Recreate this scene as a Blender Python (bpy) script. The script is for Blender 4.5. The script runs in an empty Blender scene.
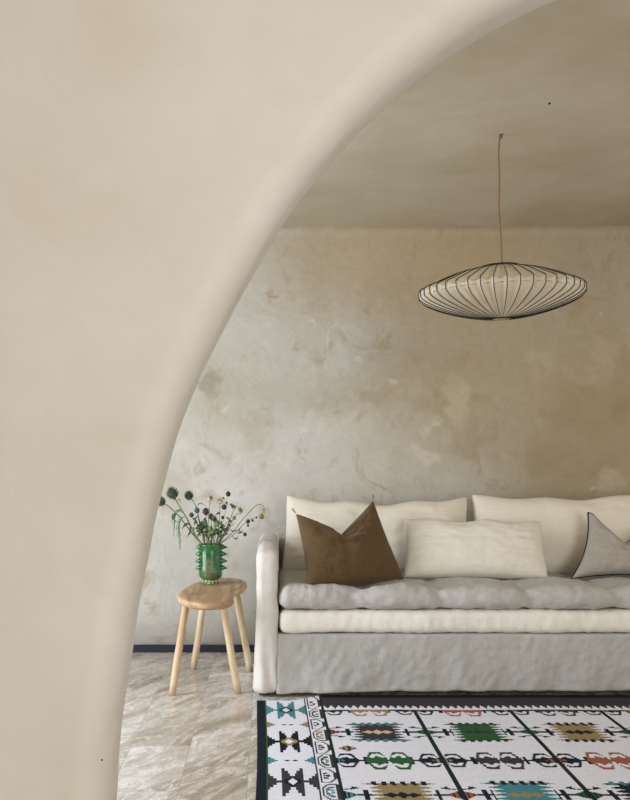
import bpy, bmesh, math, random
import numpy as np
from mathutils import Vector, Matrix, noise
random.seed(7)
sc = bpy.context.scene
PI = math.pi

# ------------------------------------------------------------------ camera, light, exposure
F, H0, VX, VY = 1000.0, 1.1, 268.0, 457.0
cam_d = bpy.data.cameras.new('camera'); cam = bpy.data.objects.new('camera', cam_d)
sc.collection.objects.link(cam); sc.camera = cam
cam.location = (0, 0, H0); cam.rotation_euler = (PI/2, 0, 0)
cam_d.sensor_fit = 'VERTICAL'; cam_d.sensor_height = 36; cam_d.lens = 36*F/800
cam_d.shift_x = (315-VX)/800; cam_d.shift_y = (VY-400)/800
cam_d.clip_start = .05

w = bpy.data.worlds.new('world'); sc.world = w; w.use_nodes = True
w.node_tree.nodes['Background'].inputs[0].default_value = (.93, .95, 1.0, 1)
w.node_tree.nodes['Background'].inputs[1].default_value = 0.55

def area(name, loc, target, sx, sy, power, col, spread=180):
    l = bpy.data.lights.new(name, 'AREA'); l.shape = 'RECTANGLE'; l.size = sx; l.size_y = sy
    l.energy = power; l.color = col; l.spread = math.radians(spread)
    o = bpy.data.objects.new(name, l); sc.collection.objects.link(o); o.location = loc
    o.rotation_euler = (Vector(target)-Vector(loc)).to_track_quat('-Z', 'Y').to_euler()
    return o
# daylight through the window in the left wall of the sofa room, beyond the arch
area('window_daylight', (-2.32, 3.75, 1.1), (0.4, 4.7, .5), 1.5, 1.7, 88, (.82, .90, 1.0))
# added warm fill at the right of the sofa room, tinting the back wall
area('warm_side_fill', (4.1, 3.8, 1.5), (1.5, 5.0, 1.3), 1.4, 1.5, 13, (1.0, .84, .62))
# soft fill added behind the camera on the right, shaping the arch roll
area('front_fill_light', (1.9, -2.1, 1.4), (-.2, 2.3, 1.0), 2.0, 2.2, 118, (1.0, .975, .95))
sc.view_settings.view_transform = 'Standard'; sc.view_settings.look = 'None'
sc.view_settings.gamma = 1; sc.view_settings.exposure = 0.20
sc.view_settings.use_curve_mapping = False

# ------------------------------------------------------------------ helpers
def S(c):  # sRGB 0-255 to linear
    return tuple(((v/255)/12.92 if v/255 <= .04045 else ((v/255+.055)/1.055)**2.4) for v in c) + (1,)
def P(x, y, D): return Vector(((x-VX)*D/F, D, H0-(y-VY)*D/F))
def PZ(x, y, z):  # pixel on the horizontal plane z
    D = (H0-z)*F/(y-VY); return Vector(((x-VX)*D/F, D, z))

def link(o, parent=None):
    sc.collection.objects.link(o)
    if parent is not None:
        o.parent = parent; o.matrix_parent_inverse = Matrix.Translation(-parent.location)
    return o
def obj(name, bm, mats, parent=None, smooth=True, recalc=True):
    me = bpy.data.meshes.new(name)
    if recalc: bmesh.ops.recalc_face_normals(bm, faces=bm.faces)
    bm.to_mesh(me); bm.free()
    if not isinstance(mats, (list, tuple)): mats = [mats]
    for m in mats: me.materials.append(m)
    if smooth:
        for p in me.polygons: p.use_smooth = True
    return link(bpy.data.objects.new(name, me), parent)
def tag(o, label=None, cat=None, group=None, kind=None):
    if label: o['label'] = label
    if cat: o['category'] = cat
    if group: o['group'] = group
    if kind: o['kind'] = kind
    return o
def empty(name, loc, label, cat, group=None):
    o = bpy.data.objects.new(name, None); o.empty_display_size = .1; o.location = loc
    sc.collection.objects.link(o); return tag(o, label, cat, group)

def add_box(bm, a, b):
    vs = [bm.verts.new((x, y, z)) for x in (a[0], b[0]) for y in (a[1], b[1]) for z in (a[2], b[2])]
    for f in ((0,1,3,2), (4,6,7,5), (0,4,5,1), (2,3,7,6), (0,2,6,4), (1,5,7,3)):
        bm.faces.new([vs[i] for i in f])
def add_tube(bm, pts, radii, n=8, cap=True, mi=0):
    pts = [Vector(p) for p in pts]
    if not isinstance(radii, (list, tuple)): radii = [radii]*len(pts)
    rings = []; up = Vector((.13, .9, .31)).normalized()
    for i, p in enumerate(pts):
        t = (pts[min(i+1, len(pts)-1)]-pts[max(i-1, 0)]).normalized()
        a = t.cross(up)
        if a.length < 1e-3: a = t.cross(Vector((1, 0, 0)))
        a.normalize(); b = t.cross(a)
        rings.append([bm.verts.new(p+(a*math.cos(k*2*PI/n)+b*math.sin(k*2*PI/n))*radii[i]) for k in range(n)])
    for r0, r1 in zip(rings, rings[1:]):
        for k in range(n):
            f = bm.faces.new((r0[k], r0[(k+1) % n], r1[(k+1) % n], r1[k])); f.material_index = mi
    if cap:
        bm.faces.new(rings[0]).material_index = mi; bm.faces.new(rings[-1][::-1]).material_index = mi
def add_lathe(bm, prof, c=(0, 0, 0), n=32, cap=True):
    rings = [[bm.verts.new((c[0]+r*math.cos(2*PI*k/n), c[1]+r*math.sin(2*PI*k/n), c[2]+z)) for k in range(n)] for r, z in prof]
    for r0, r1 in zip(rings, rings[1:]):
        for k in range(n): bm.faces.new((r0[k], r0[(k+1) % n], r1[(k+1) % n], r1[k]))
    if cap:
        bm.faces.new(rings[0]); bm.faces.new(rings[-1][::-1])
def add_blob(bm, c, r, sub=2, scale=(1, 1, 1), amp=0, fr=1):
    ret = bmesh.ops.create_icosphere(bm, subdivisions=sub, radius=1)
    for v in ret['verts']:
        d = 1+amp*noise.noise(v.co*fr+Vector(c)*50)
        v.co = Vector(c)+Vector((v.co.x*scale[0], v.co.y*scale[1], v.co.z*scale[2]))*r*d
def spline(pts, n=12):  # catmull-rom through points
    pts = [Vector(p) for p in pts]
    ext = [pts[0]*2-pts[1]]+pts+[pts[-1]*2-pts[-2]]; out = []
    for i in range(1, len(ext)-2):
        p0, p1, p2, p3 = ext[i-1:i+3]
        for k in range(n):
            t = k/n
            out.append(.5*((2*p1)+(p2-p0)*t+(2*p0-5*p1+4*p2-p3)*t*t+(3*p1-p0-3*p2+p3)*t**3))
    out.append(pts[-1]); return out
def soft_box(lo, hi, r, step, disp=None, rs=None):
    """rounded box, evenly meshed, displaced by disp(p, normal) -> Vector offset"""
    lo, hi = Vector(lo), Vector(hi); size = hi-lo; c = (lo+hi)/2; h = size/2
    n = [max(2, int(size[i]/step)) for i in range(3)]
    bm = bmesh.new()
    for ax in range(3):
        u, v = (ax+1) % 3, (ax+2) % 3
        for s in (-1, 1):
            g = []
            for i in range(n[u]+1):
                row = []
                for j in range(n[v]+1):
                    p = Vector((0, 0, 0)); p[ax] = s*h[ax]
                    p[u] = -h[u]+size[u]*i/n[u]; p[v] = -h[v]+size[v]*j/n[v]
                    row.append(bm.verts.new(p))
                g.append(row)
            for i in range(n[u]):
                for j in range(n[v]):
                    bm.faces.new((g[i][j], g[i+1][j], g[i+1][j+1], g[i][j+1]))
    bmesh.ops.remove_doubles(bm, verts=bm.verts, dist=1e-5)
    R = rs or (r, r, r)
    for v in bm.verts:
        q = Vector([max(-(h[i]-R[i]), min(h[i]-R[i], v.co[i])) for i in range(3)])
        d = v.co-q
        e = Vector([d[i]/R[i] for i in range(3)])
        if e.length > 1e-6:
            m = max(abs(x) for x in e); e = e.normalized()*m
            # cube corner to sphere
            q = q+Vector([e[i]*R[i] for i in range(3)])
            nn = e.normalized()
        else: nn = Vector((0, 0, 1))
        p = q+c
        v.co = p+(disp(p, nn) if disp else Vector())
    return bm
def fbm(p, s, o=3): return noise.fractal(Vector(p)*s, 1.0, 2.0, o)

# ------------------------------------------------------------------ materials
class NT:
    def __init__(s, name, rough=.8, spec=.3):
        s.m = bpy.data.materials.new(name); s.m.use_nodes = True; s.t = s.m.node_tree; s.b = s.t.nodes['Principled BSDF']
        s.b.inputs['Roughness'].default_value = rough; s.b.inputs['Specular IOR Level'].default_value = spec
        s.co = s.n('ShaderNodeTexCoord').outputs['Object']
    def n(s, k, **kw):
        x = s.t.nodes.new(k)
        for a, b in kw.items(): setattr(x, a, b)
        return x
    def set(s, sock, v):
        if isinstance(v, bpy.types.NodeSocket): s.t.links.new(v, sock)
        elif v is not None: sock.default_value = v
    def map(s, sc_=(1, 1, 1), rot=(0, 0, 0), loc=(0, 0, 0), v=None):
        m = s.n('ShaderNodeMapping'); s.set(m.inputs['Vector'], v or s.co)
        m.inputs['Scale'].default_value = sc_; m.inputs['Rotation'].default_value = rot; m.inputs['Location'].default_value = loc
        return m.outputs[0]
    def noise(s, scale, detail=4, rough=.55, dist=0, v=None):
        x = s.n('ShaderNodeTexNoise'); s.set(x.inputs['Vector'], v or s.co)
        x.inputs['Scale'].default_value = scale; x.inputs['Detail'].default_value = detail
        x.inputs['Roughness'].default_value = rough; x.inputs['Distortion'].default_value = dist
        return x.outputs['Fac']
    def ramp(s, f, stops, interp='LINEAR'):
        x = s.n('ShaderNodeValToRGB'); s.set(x.inputs[0], f); cr = x.color_ramp; cr.interpolation = interp
        while len(cr.elements) < len(stops): cr.elements.new(.5)
        for e, (p, c) in zip(cr.elements, stops):
            e.position = p; e.color = c if len(c) == 4 else tuple(c)+(1,)
        return x.outputs[0]
    def mix(s, f, a, b, mode='MIX'):
        x = s.n('ShaderNodeMix', data_type='RGBA', blend_type=mode)
        s.set(x.inputs[0], f); s.set(x.inputs[6], a); s.set(x.inputs[7], b); return x.outputs[2]
    def math(s, op, a, b=None, c=None):
        x = s.n('ShaderNodeMath', operation=op); s.set(x.inputs[0], a)
        if b is not None: s.set(x.inputs[1], b)
        if c is not None: s.set(x.inputs[2], c)
        return x.outputs[0]
    def sstep(s, v, a, b):
        x = s.n('ShaderNodeMapRange', interpolation_type='SMOOTHSTEP'); s.set(x.inputs[0], v)
        x.inputs[1].default_value = a; x.inputs[2].default_value = b; return x.outputs[0]
    def bump(s, h, strength, dist=.01, nrm=None):
        x = s.n('ShaderNodeBump'); s.set(x.inputs['Height'], h); x.inputs['Strength'].default_value = strength
        x.inputs['Distance'].default_value = dist
        if nrm: s.set(x.inputs['Normal'], nrm)
        return x.outputs[0]
    def out(s, col=None, nrm=None, rough=None):
        if col is not None: s.set(s.b.inputs['Base Color'], col)
        if nrm is not None: s.set(s.b.inputs['Normal'], nrm)
        if rough is not None: s.set(s.b.inputs['Roughness'], rough)
        return s.m

def plain(name, c, rough=.7, spec=.3, var=.12, scale=30, metal=0):
    t = NT(name, rough, spec); t.b.inputs['Metallic'].default_value = metal
    c = S(c); dk = tuple(v*(1-var) for v in c[:3])+(1,); lt = tuple(min(1, v*(1+var)) for v in c[:3])+(1,)
    return t.out(t.ramp(t.noise(scale), [(.3, dk), (.7, lt)]), t.bump(t.noise(scale*4), .15, .002))

def smooth_plaster(name, base, lo, hi):
    t = NT(name, .75, .2)
    c = t.ramp(t.noise(1.1, 5, .5, .6), [(.32, S(lo)), (.5, S(base)), (.70, S(hi))])
    tro = t.noise(4, 6, .55, 1.0, t.map((1, 1, 1.4), (0, .5, 0)))
    c = t.mix(.25, c, t.ramp(tro, [(.35, S(lo)), (.65, S(hi))]))
    n1 = t.bump(t.noise(3.0, 6, .55, .8), .20, .03)
    n2 = t.bump(tro, .18, .012, n1)
    return t.out(c, t.bump(t.noise(160, 3), .12, .001, n2))
M = {}
M['arch'] = smooth_plaster('smooth_plaster', (205, 198, 186), (197, 188, 171), (210, 205, 195))
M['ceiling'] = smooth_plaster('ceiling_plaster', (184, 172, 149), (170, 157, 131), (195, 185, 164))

def wall_material():
    t = NT('mottled_plaster', .8, .2)
    big = t.noise(.9, 5, .55, .8)
    c = t.ramp(big, [(.30, S((168, 161, 144))), (.48, S((181, 176, 165))), (.62, S((190, 186, 178))), (.78, S((199, 196, 190)))])
    blot = t.noise(4.2, 7, .62, 1.4)
    c = t.mix(t.math('MULTIPLY', t.sstep(blot, .53, .72), .7), c, S((152, 136, 106)))
    blot2 = t.noise(3.1, 7, .6, 1.8, t.map((1, 1, 1), (0, 0, 0), (7.3, 2.2, 4.1)))
    c = t.mix(t.math('MULTIPLY', t.sstep(blot2, .58, .72), .55), c, S((206, 199, 182)))
    # marks with their own place: (px, py, radius m, colour, amount, squash z)
    sep = t.n('ShaderNodeSeparateXYZ'); t.set(sep.inputs[0], t.co)
    wob1 = t.math('MULTIPLY', t.math('SUBTRACT', t.noise(9, 5, .6), .5), .35)
    wob2 = t.math('MULTIPLY', t.math('SUBTRACT', t.noise(9, 5, .6, 0, t.map(loc=(5, 5, 5))), .5), .35)
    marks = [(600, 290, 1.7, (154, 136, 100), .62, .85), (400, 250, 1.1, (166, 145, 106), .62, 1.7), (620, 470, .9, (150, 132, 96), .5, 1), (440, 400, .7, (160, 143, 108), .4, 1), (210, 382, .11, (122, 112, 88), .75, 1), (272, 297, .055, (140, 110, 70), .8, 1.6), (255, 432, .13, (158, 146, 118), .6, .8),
             (300, 300, .12, (160, 140, 100), .35, 1.5), (330, 405, .20, (156, 140, 108), .45, 2.0), (376, 397, .10, (150, 132, 98), .5, .8),
             (440, 398, .22, (152, 135, 102), .5, 1), (470, 440, .16, (144, 126, 94), .55, .8), (560, 418, .18, (146, 128, 94), .5, 1.4),
             (540, 360, .10, (192, 180, 152), .35, .7), (602, 362, .12, (190, 178, 150), .4, .8), (455, 400, .10, (202, 190, 164), .55, .6),
             (430, 425, .06, (206, 198, 178), .7, .8), (425, 455, .07, (208, 200, 182), .7, 1), (350, 425, .2, (200, 192, 174), .5, 1.6),
             (545, 455, .14, (140, 122, 92), .5, 1), (605, 470, .12, (138, 120, 90), .55, 1), (610, 330, .10, (152, 132, 98), .4, 1),
             (350, 470, .22, (198, 190, 174), .35, 1.2), (622, 408, .08, (136, 116, 84), .55, .8), (610, 478, .10, (198, 188, 166), .55, .9), (400, 460, .2, (190, 180, 160), .3, 2)]
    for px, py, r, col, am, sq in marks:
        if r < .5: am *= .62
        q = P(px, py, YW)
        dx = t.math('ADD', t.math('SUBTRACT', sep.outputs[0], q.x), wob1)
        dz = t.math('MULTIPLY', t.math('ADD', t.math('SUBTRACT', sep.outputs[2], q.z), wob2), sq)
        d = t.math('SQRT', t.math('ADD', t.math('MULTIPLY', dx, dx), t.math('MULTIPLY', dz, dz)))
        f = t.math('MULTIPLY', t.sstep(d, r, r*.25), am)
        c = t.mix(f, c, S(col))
    # small pale chips of newer filler
    v = t.n('ShaderNodeTexVoronoi', feature='F1'); t.set(v.inputs['Vector'], t.map((1, 1, 1.5)))
    v.inputs['Scale'].default_value = 3.1; v.inputs['Randomness'].default_value = 1
    wv = t.math('ADD', v.outputs['Distance'], t.math('MULTIPLY', t.noise(14, 4), .22))
    chip = t.math('MULTIPLY', t.sstep(wv, .215, .19), t.sstep(sep.outputs[2], 2.25, 2.15))
    c = t.mix(t.math('MULTIPLY', chip, .30), c, S((208, 201, 184)))
    c = t.mix(.30, c, t.ramp(t.noise(22, 6, .65), [(.3, (.78, .76, .72)), (.7, (1.10, 1.08, 1.06))]), 'MULTIPLY')
    n1 = t.bump(t.noise(2.6, 6, .5, .6), .30, .03)
    n2 = t.bump(chip, .35, .006, n1)
    n3 = t.bump(blot2, .5, .02, n2)
    return t.out(c, t.bump(t.noise(120, 4), .2, .0015, n3))
YW = 5.64; CH = 2.39
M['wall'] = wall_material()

def floor_material():
    t = NT('marble_tiles', .22, .5)
    sep = t.n('ShaderNodeSeparateXYZ'); t.set(sep.inputs[0], t.co)
    cmb = t.n('ShaderNodeCombineXYZ')
    t.set(cmb.inputs[0], t.math('ADD', sep.outputs[1], 20*.517-4.583)); t.set(cmb.inputs[1], t.math('ADD', sep.outputs[0], .07+20*.226))
    br = t.n('ShaderNodeTexBrick', offset=.5, offset_frequency=2, squash=1); t.set(br.inputs['Vector'], cmb.outputs[0])
    br.inputs['Color1'].default_value = (0, 0, 0, 1); br.inputs['Color2'].default_value = (1, 1, 1, 1); br.inputs['Mortar'].default_value = (.5, .5, .5, 1)
    br.inputs['Scale'].default_value = 1; br.inputs['Mortar Size'].default_value = .0013; br.inputs['Mortar Smooth'].default_value = .2
    br.inputs['Brick Width'].default_value = .517; br.inputs['Row Height'].default_value = .226
    rnd = t.math('MULTIPLY', br.outputs['Color'], 9.0)
    off = t.n('ShaderNodeCombineXYZ'); t.set(off.inputs[0], rnd); t.set(off.inputs[1], rnd); t.set(off.inputs[2], rnd)
    vm = t.n('ShaderNodeVectorMath', operation='ADD'); t.set(vm.inputs[0], t.co); t.set(vm.inputs[1], off.outputs[0])
    vec = t.map((1, 1, 1), (0, 0, .5), v=vm.outputs[0])
    st = t.map((2.6, .55, 1), (0, 0, 0), v=vec)
    n1 = t.noise(1.5, 8, .52, 1.8, st)
    c = t.ramp(n1, [(.30, S((138, 126, 108))), (.42, S((180, 169, 156))), (.50, S((196, 188, 180))), (.60, S((222, 218, 215))), (.72, S((176, 162, 146)))])
    n2 = t.noise(2.4, 9, .6, 2.2, st)
    vein = t.ramp(n2, [(.46, (0, 0, 0)), (.50, (1, 1, 1)), (.54, (0, 0, 0))])
    c = t.mix(t.math('MULTIPLY', vein, .85), c, S((234, 230, 224)))
    n3 = t.noise(6, 8, .65, 2.5, t.map((3, 1, 1), (0, 0, .2), (3, 7, 1), vec))
    vein2 = t.ramp(n3, [(.47, (0, 0, 0)), (.495, (1, 1, 1)), (.52, (0, 0, 0))])
    c = t.mix(t.math('MULTIPLY', vein2, .7), c, S((122, 100, 82)))
    tone = t.ramp(br.outputs['Color'], [(0, (.60, .58, .54)), (.3, (.92, .88, .84)), (.7, (1, 1, 1)), (1, (.82, .78, .70))])
    c = t.mix(1.0, c, tone, 'MULTIPLY')
    c = t.mix(t.math('MULTIPLY', br.outputs['Fac'], .85), c, S((140, 130, 120)))
    return t.out(c, t.bump(br.outputs['Fac'], -.3, .002, t.bump(t.noise(3, 3), .06, .01)), t.ramp(t.noise(14, 5), [(.3, (.16,)*3), (.7, (.36,)*3)]))
M['floor'] = floor_material()

def linen(name, c, wr=.5, slub=.08, ws=7):
    t = NT(name, .92, .12); t.b.inputs['Sheen Weight'].default_value = .15
    c = S(c); dk = tuple(v*(1-slub*1.6) for v in c[:3])+(1,); lt = tuple(min(1, v*(1+slub)) for v in c[:3])+(1,)
    f1 = t.noise(260, 3, .6, 0, t.map((1, 1, .08))); f2 = t.noise(260, 3, .6, 0, t.map((.08, .3, 1)))
    wv = t.math('ADD', t.math('MULTIPLY', f1, .5), t.math('MULTIPLY', f2, .5))
    col = t.ramp(wv, [(.36, dk), (.62, lt)])
    col = t.mix(.35, col, t.ramp(t.noise(5, 4), [(.3, dk), (.7, lt)]))
    n0 = t.bump(t.noise(ws, 4, .5, .3), wr*.5, .03)
    n1 = t.bump(t.noise(ws*4, 5, .6, .3, t.map((1, 1, .5), (.5, .6, .9))), wr*.9, .008, n0)
    return t.out(col, t.bump(wv, .35, .0015, n1))
M['linen_grey'] = linen('grey_linen', (180, 176, 169), .5, .10)
M['linen_cover'] = linen('cover_linen', (174, 171, 164), .55, .09)
M['linen_arm'] = linen('arm_linen', (205, 200, 190), .55, .05)
M['linen_white'] = linen('white_linen', (226, 220, 208), .45, .04)
M['linen_cream'] = linen('cream_linen', (226, 218, 202), .4, .04, 5)
M['linen_lumbar'] = linen('pale_linen', (226, 219, 205), .45, .05, 6)
M['linen_brown'] = linen('brown_linen', (94, 74, 48), .4, .14, 5)
M['linen_taupe'] = linen('taupe_linen', (166, 158, 147), .45, .09, 6)
M['black'] = plain('black_cord', (28, 28, 30), .7)
M['dark_wood'] = plain('dark_wood', (34, 30, 28), .6)
M['baseboard'] = plain('navy_skirting', (26, 30, 42), .45, .4)
M['tassel'] = plain('tassel_thread', (160, 138, 104), .9)

def wood(name, a, b, scale, rot=(0, 0, 0), st=(1, .12, 1)):
    t = NT(name, .55, .3)
    n1 = t.noise(scale, 6, .6, 1.5, t.map(st, rot))
    c = t.ramp(n1, [(.30, S(a)), (.60, S(b))])
    c = t.mix(t.math('MULTIPLY', t.sstep(t.noise(6, 4, .5, .6), .54, .72), .6), c, S(a))
    return t.out(c, t.bump(n1, .2, .003))
M['wood_seat'] = wood('olive_wood', (140, 108, 76), (184, 155, 120), 14, (0, 0, .25), (1, .10, 1))
M['wood_leg'] = wood('peeled_wood', (176, 142, 100), (208, 190, 158), 9, (0, 0, 0), (1, 1, .12))

def glaze():
    t = NT('green_glaze', .28, .45); t.b.inputs['Coat Weight'].default_value = .5
    c = t.ramp(t.noise(30, 5, .6, .8), [(.3, S((4, 48, 20))), (.5, S((8, 88, 36))), (.72, S((30, 126, 58)))])
    sep = t.n('ShaderNodeSeparateXYZ'); t.set(sep.inputs[0], t.co)
    dx = t.math('ADD', t.math('SUBTRACT', sep.outputs[0], VASE.x-.004), t.math('MULTIPLY', t.math('SUBTRACT', t.noise(45, 5), .5), .06))
    dz = t.math('SUBTRACT', sep.outputs[2], VASE.z+.072)
    hw = t.math('SUBTRACT', .030, t.math('MULTIPLY', dz, .32))
    m = t.math('MULTIPLY', t.sstep(t.math('SUBTRACT', t.math('ABSOLUTE', dx), hw), .004, -.012), t.sstep(t.math('ABSOLUTE', dz), .062, .045))
    m = t.math('MULTIPLY', m, t.sstep(t.noise(60, 5, .7), .40, .54))
    m = t.math('MULTIPLY', m, t.sstep(sep.outputs[1], VASE.y+.01, VASE.y-.01))
    c = t.mix(t.math('MULTIPLY', m, .85), c, t.ramp(t.noise(90, 4), [(.35, S((40, 92, 40))), (.5, S((124, 92, 62))), (.65, S((104, 74, 62)))]))
    f = t.math('MULTIPLY', t.sstep(sep.outputs[2], VASE.z+.028, VASE.z+.012), t.sstep(t.noise(60, 4), .45, .55))
    c = t.mix(f, c, S((176, 172, 140)))
    return t.out(c, t.bump(t.noise(26, 4), .3, .004), t.mix(m, (.26, .26, .26, 1), (.6, .6, .6, 1)))
STOOL_Z = .475
VASE = PZ(210.5, 583.5, STOOL_Z)
M['glaze'] = glaze()
def paper():
    t = NT('shade_paper', .6, .25)
    c = t.ramp(t.noise(12, 4), [(.3, S((238, 228, 206))), (.7, S((248, 242, 226)))])
    tr = t.n('ShaderNodeBsdfTranslucent'); t.set(tr.inputs[0], c)
    ms = t.n('ShaderNodeMixShader'); ms.inputs[0].default_value = .5
    t.set(t.b.inputs['Base Color'], c); t.t.links.new(t.b.outputs[0], ms.inputs[1]); t.t.links.new(tr.outputs[0], ms.inputs[2])
    t.t.links.new(ms.outputs[0], t.t.nodes['Material Output'].inputs[0]); return t.m
M['paper'] = paper()
M['cord'] = plain('copper_cord', (132, 104, 70), .6)
M['rib'] = plain('black_wire', (30, 28, 26), .5)
M['metal'] = plain('grey_metal', (92, 88, 88), .35, .5, metal=.8)
M['stem'] = plain('green_stem', (106, 118, 70), .7, var=.3)
M['stem_dark'] = plain('dark_stem', (66, 78, 50), .7, var=.3)
M['thistle'] = plain('thistle_green', (60, 78, 60), .7, var=.65, scale=70)
M['leaf'] = plain('sage_leaf', (112, 136, 110), .7, var=.3)
M['leaf_dark'] = plain('dark_leaf', (58, 76, 54), .7, var=.3)
M['pale_head'] = plain('pale_head', (186, 172, 154), .8, var=.2, scale=150)
M['lime'] = plain('lime_bud', (98, 120, 52), .7, var=.25, scale=150)
M['blue_head'] = plain('blue_head', (60, 76, 90), .7, var=.3, scale=200)
M['purple'] = plain('purple_head', (84, 68, 76), .8, var=.4, scale=150)
M['berry'] = plain('dark_berry', (40, 52, 46), .5, var=.3, scale=80)
M['frame'] = plain('window_paint', (70, 66, 60), .5)

# ------------------------------------------------------------------ structure
def struct(name, bm, m, smooth=False, **k): return tag(obj(name, bm, m, None, smooth, **k), kind='structure')
YA0, YA1 = 2.21, 2.45
bm = bmesh.new(); add_box(bm, (-2.6, -2.6, -.1), (5.0, 5.8, 0)); struct('floor', bm, M['floor'])
bm = bmesh.new(); rc = .055; prw = [(YW+.15, 0), (YW, 0)]+[(YW, CH*k/8) for k in range(1, 8)]+[(YW-rc+rc*math.cos(a), CH-rc+rc*math.sin(a)) for a in [k*PI/16 for k in range(0, 9)]]+[(YW-rc, CH+.02), (YW+.15, CH+.02)]
cols = [[bm.verts.new((x, y+(.004*fbm((x, z, 0), 1.3) if 0 < z < CH-.1 else 0), z)) for y, z in prw] for x in [-2.5+6.9*k/90 for k in range(91)]]
for a, b in zip(cols, cols[1:]):
    for k in range(len(prw)): k2 = (k+1) % len(prw); bm.faces.new((a[k], a[k2], b[k2], b[k]))
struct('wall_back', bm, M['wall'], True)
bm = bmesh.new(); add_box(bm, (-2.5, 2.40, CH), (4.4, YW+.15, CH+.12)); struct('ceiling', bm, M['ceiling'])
bm = bmesh.new()   # left wall of the sofa room with its window opening
for a, b in (((-2.5, 2.45, 0), (-2.38, 3.0, CH)), ((-2.5, 4.5, 0), (-2.38, YW, CH)), ((-2.5, 3.0, 0), (-2.38, 4.5, .25)), ((-2.5, 3.0, 1.95), (-2.38, 4.5, CH))):
    add_box(bm, a, b)
struct('wall_left', bm, M['arch'])
bm = bmesh.new()
for a, b in (((-2.46, 3.0, .25), (-2.42, 3.05, 1.95)), ((-2.46, 4.45, .25), (-2.42, 4.5, 1.95)), ((-2.46, 3.05, .25), (-2.42, 4.45, .30)), ((-2.46, 3.05, 1.90), (-2.42, 4.45, 1.95)), ((-2.46, 3.73, .30), (-2.42, 3.77, 1.90))):
    add_box(bm, a, b)
struct('window_1', bm, M['frame'])
bm = bmesh.new()   # right wall of the sofa room with its wide opening
for a, b in (((4.2, 2.45, 0), (4.32, 3.0, CH)), ((4.2, 4.6, 0), (4.32, YW, CH)), ((4.2, 3.0, 2.15), (4.32, 4.6, CH))):
    add_box(bm, a, b)
struct('wall_right', bm, M['arch'])
bm = bmesh.new(); add_box(bm, (-2.38, YW-.014, 0), (4.2, YW, .042))
bmesh.ops.bevel(bm, geom=[e for e in bm.edges], offset=.002, segments=1, affect='EDGES'); struct('baseboard_back', bm, M['baseboard'])
# front room
bm = bmesh.new(); add_box(bm, (-2.6, -2.6, 3.3), (5.0, YA0+.2, 3.4)); struct('ceiling', bm, M['arch'])
bm = bmesh.new(); add_box(bm, (-2.6, -2.6, 0), (-2.5, YA0+.05, 3.3)); struct('wall_left', bm, M['arch'])

# arch wall
sil = [(115, 812), (117.6, 792), (118.9, 752), (124, 711), (129, 678), (132.5, 648), (139.5, 600), (152.5, 535), (162, 490), (173, 446), (189, 404), (205, 367), (223, 330),
       (250, 280), (284, 223), (317, 180), (356, 136), (400, 95.5), (437, 66), (471, 43.5), (507, 23), (555, 0), (600, -17), (650, -31), (710, -41), (770, -44)]
DB = 2.42
prof = [Vector(((x-VX)*DB/F, H0-(y-VY)*DB/F)) for x, y in sil]
z0 = prof[0].y
prof = [Vector((prof[0].x-.004, 0.0))]+prof[1:]
prof = [Vector((p.x, p.y, 0)) for p in prof]
left = spline(prof, 8)
# even resampling + light smoothing
def resample(pts, step):
    out = [pts[0]]; acc = 0
    for a, b in zip(pts, pts[1:]):
        L = (b-a).length
        while acc+L >= step:
            t = (step-acc)/L; a = a.lerp(b, t); out.append(a); L = (b-a).length; acc = 0
        acc += L
    return out
left = resample(left, .02)
for _ in range(12):
    left = [left[0]]+[(left[i-1]+left[i]*2+left[i+1])/4 for i in range(1, len(left)-1)]+[left[-1]]
xm = left[-1].x
prof = left+[Vector((2*xm-p.x, p.y, 0)) for p in reversed(left[:-1])]
bm = bmesh.new()
T = YA1-YA0; rn, rd, rb = .050, .12, .03
N = len(prof); rings = []
for i, p in enumerate(prof):
    t = (prof[min(i+1, N-1)]-prof[max(i-1, 0)]).normalized()
    n = Vector((-t.y, t.x, 0))      # into the wall (left/up)
    if i == 0 or i == N-1: n = Vector((-1 if i == 0 else 1, 0, 0))
    s = []
    wob = 1+.10*noise.noise(Vector((i*.03, 0, 0)))
    ex = Vector((p.x-xm, max(p.y, 0), 0))
    # outer frame point along the ray from the foot of the opening's axis
    q = p+n*rn*1.6; d = Vector((q.x-xm, max(q.y, 1e-4), 0)); k = 1e9
    if d.x < 0: k = min(k, (-2.6-xm)/d.x)
    if d.x > 0: k = min(k, (5.0-xm)/d.x)
    k = min(k, 3.3/d.y)
    outer = Vector((xm+d.x*k, d.y*k, 0))
    if i in (0, N-1): outer.y = 0
    for m in range(6): s.append((q.lerp(outer, 1-m/5), YA0))
    for m in range(1, 15):
        a = m/14*PI/2
        e = 2/2.2
        s.append((p+n*rn*1.6*wob*(1-math.sin(a)**e), YA0+rd*wob*(1-math.cos(a)**e)))
    for m in range(1, 4): s.append((p, YA0+rd+(T-rd-rb)*m/3))
    for m in range(1, 6):
        a = m/5*PI/2; s.append((p+n*rb*(1-math.cos(a)), YA1-rb+rb*math.sin(a)))
    s.append((outer, YA1))
    rings.append([bm.verts.new((c.x+.0035*fbm((c.x, y, c.y), 5) if 6 <= j < 26 else c.x, y, c.y)) for j, (c, y) in enumerate(s)])
for r0, r1 in zip(rings, rings[1:]):
    for j in range(len(r0)-1): bm.faces.new((r0[j], r0[j+1], r1[j+1], r1[j]))
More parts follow.
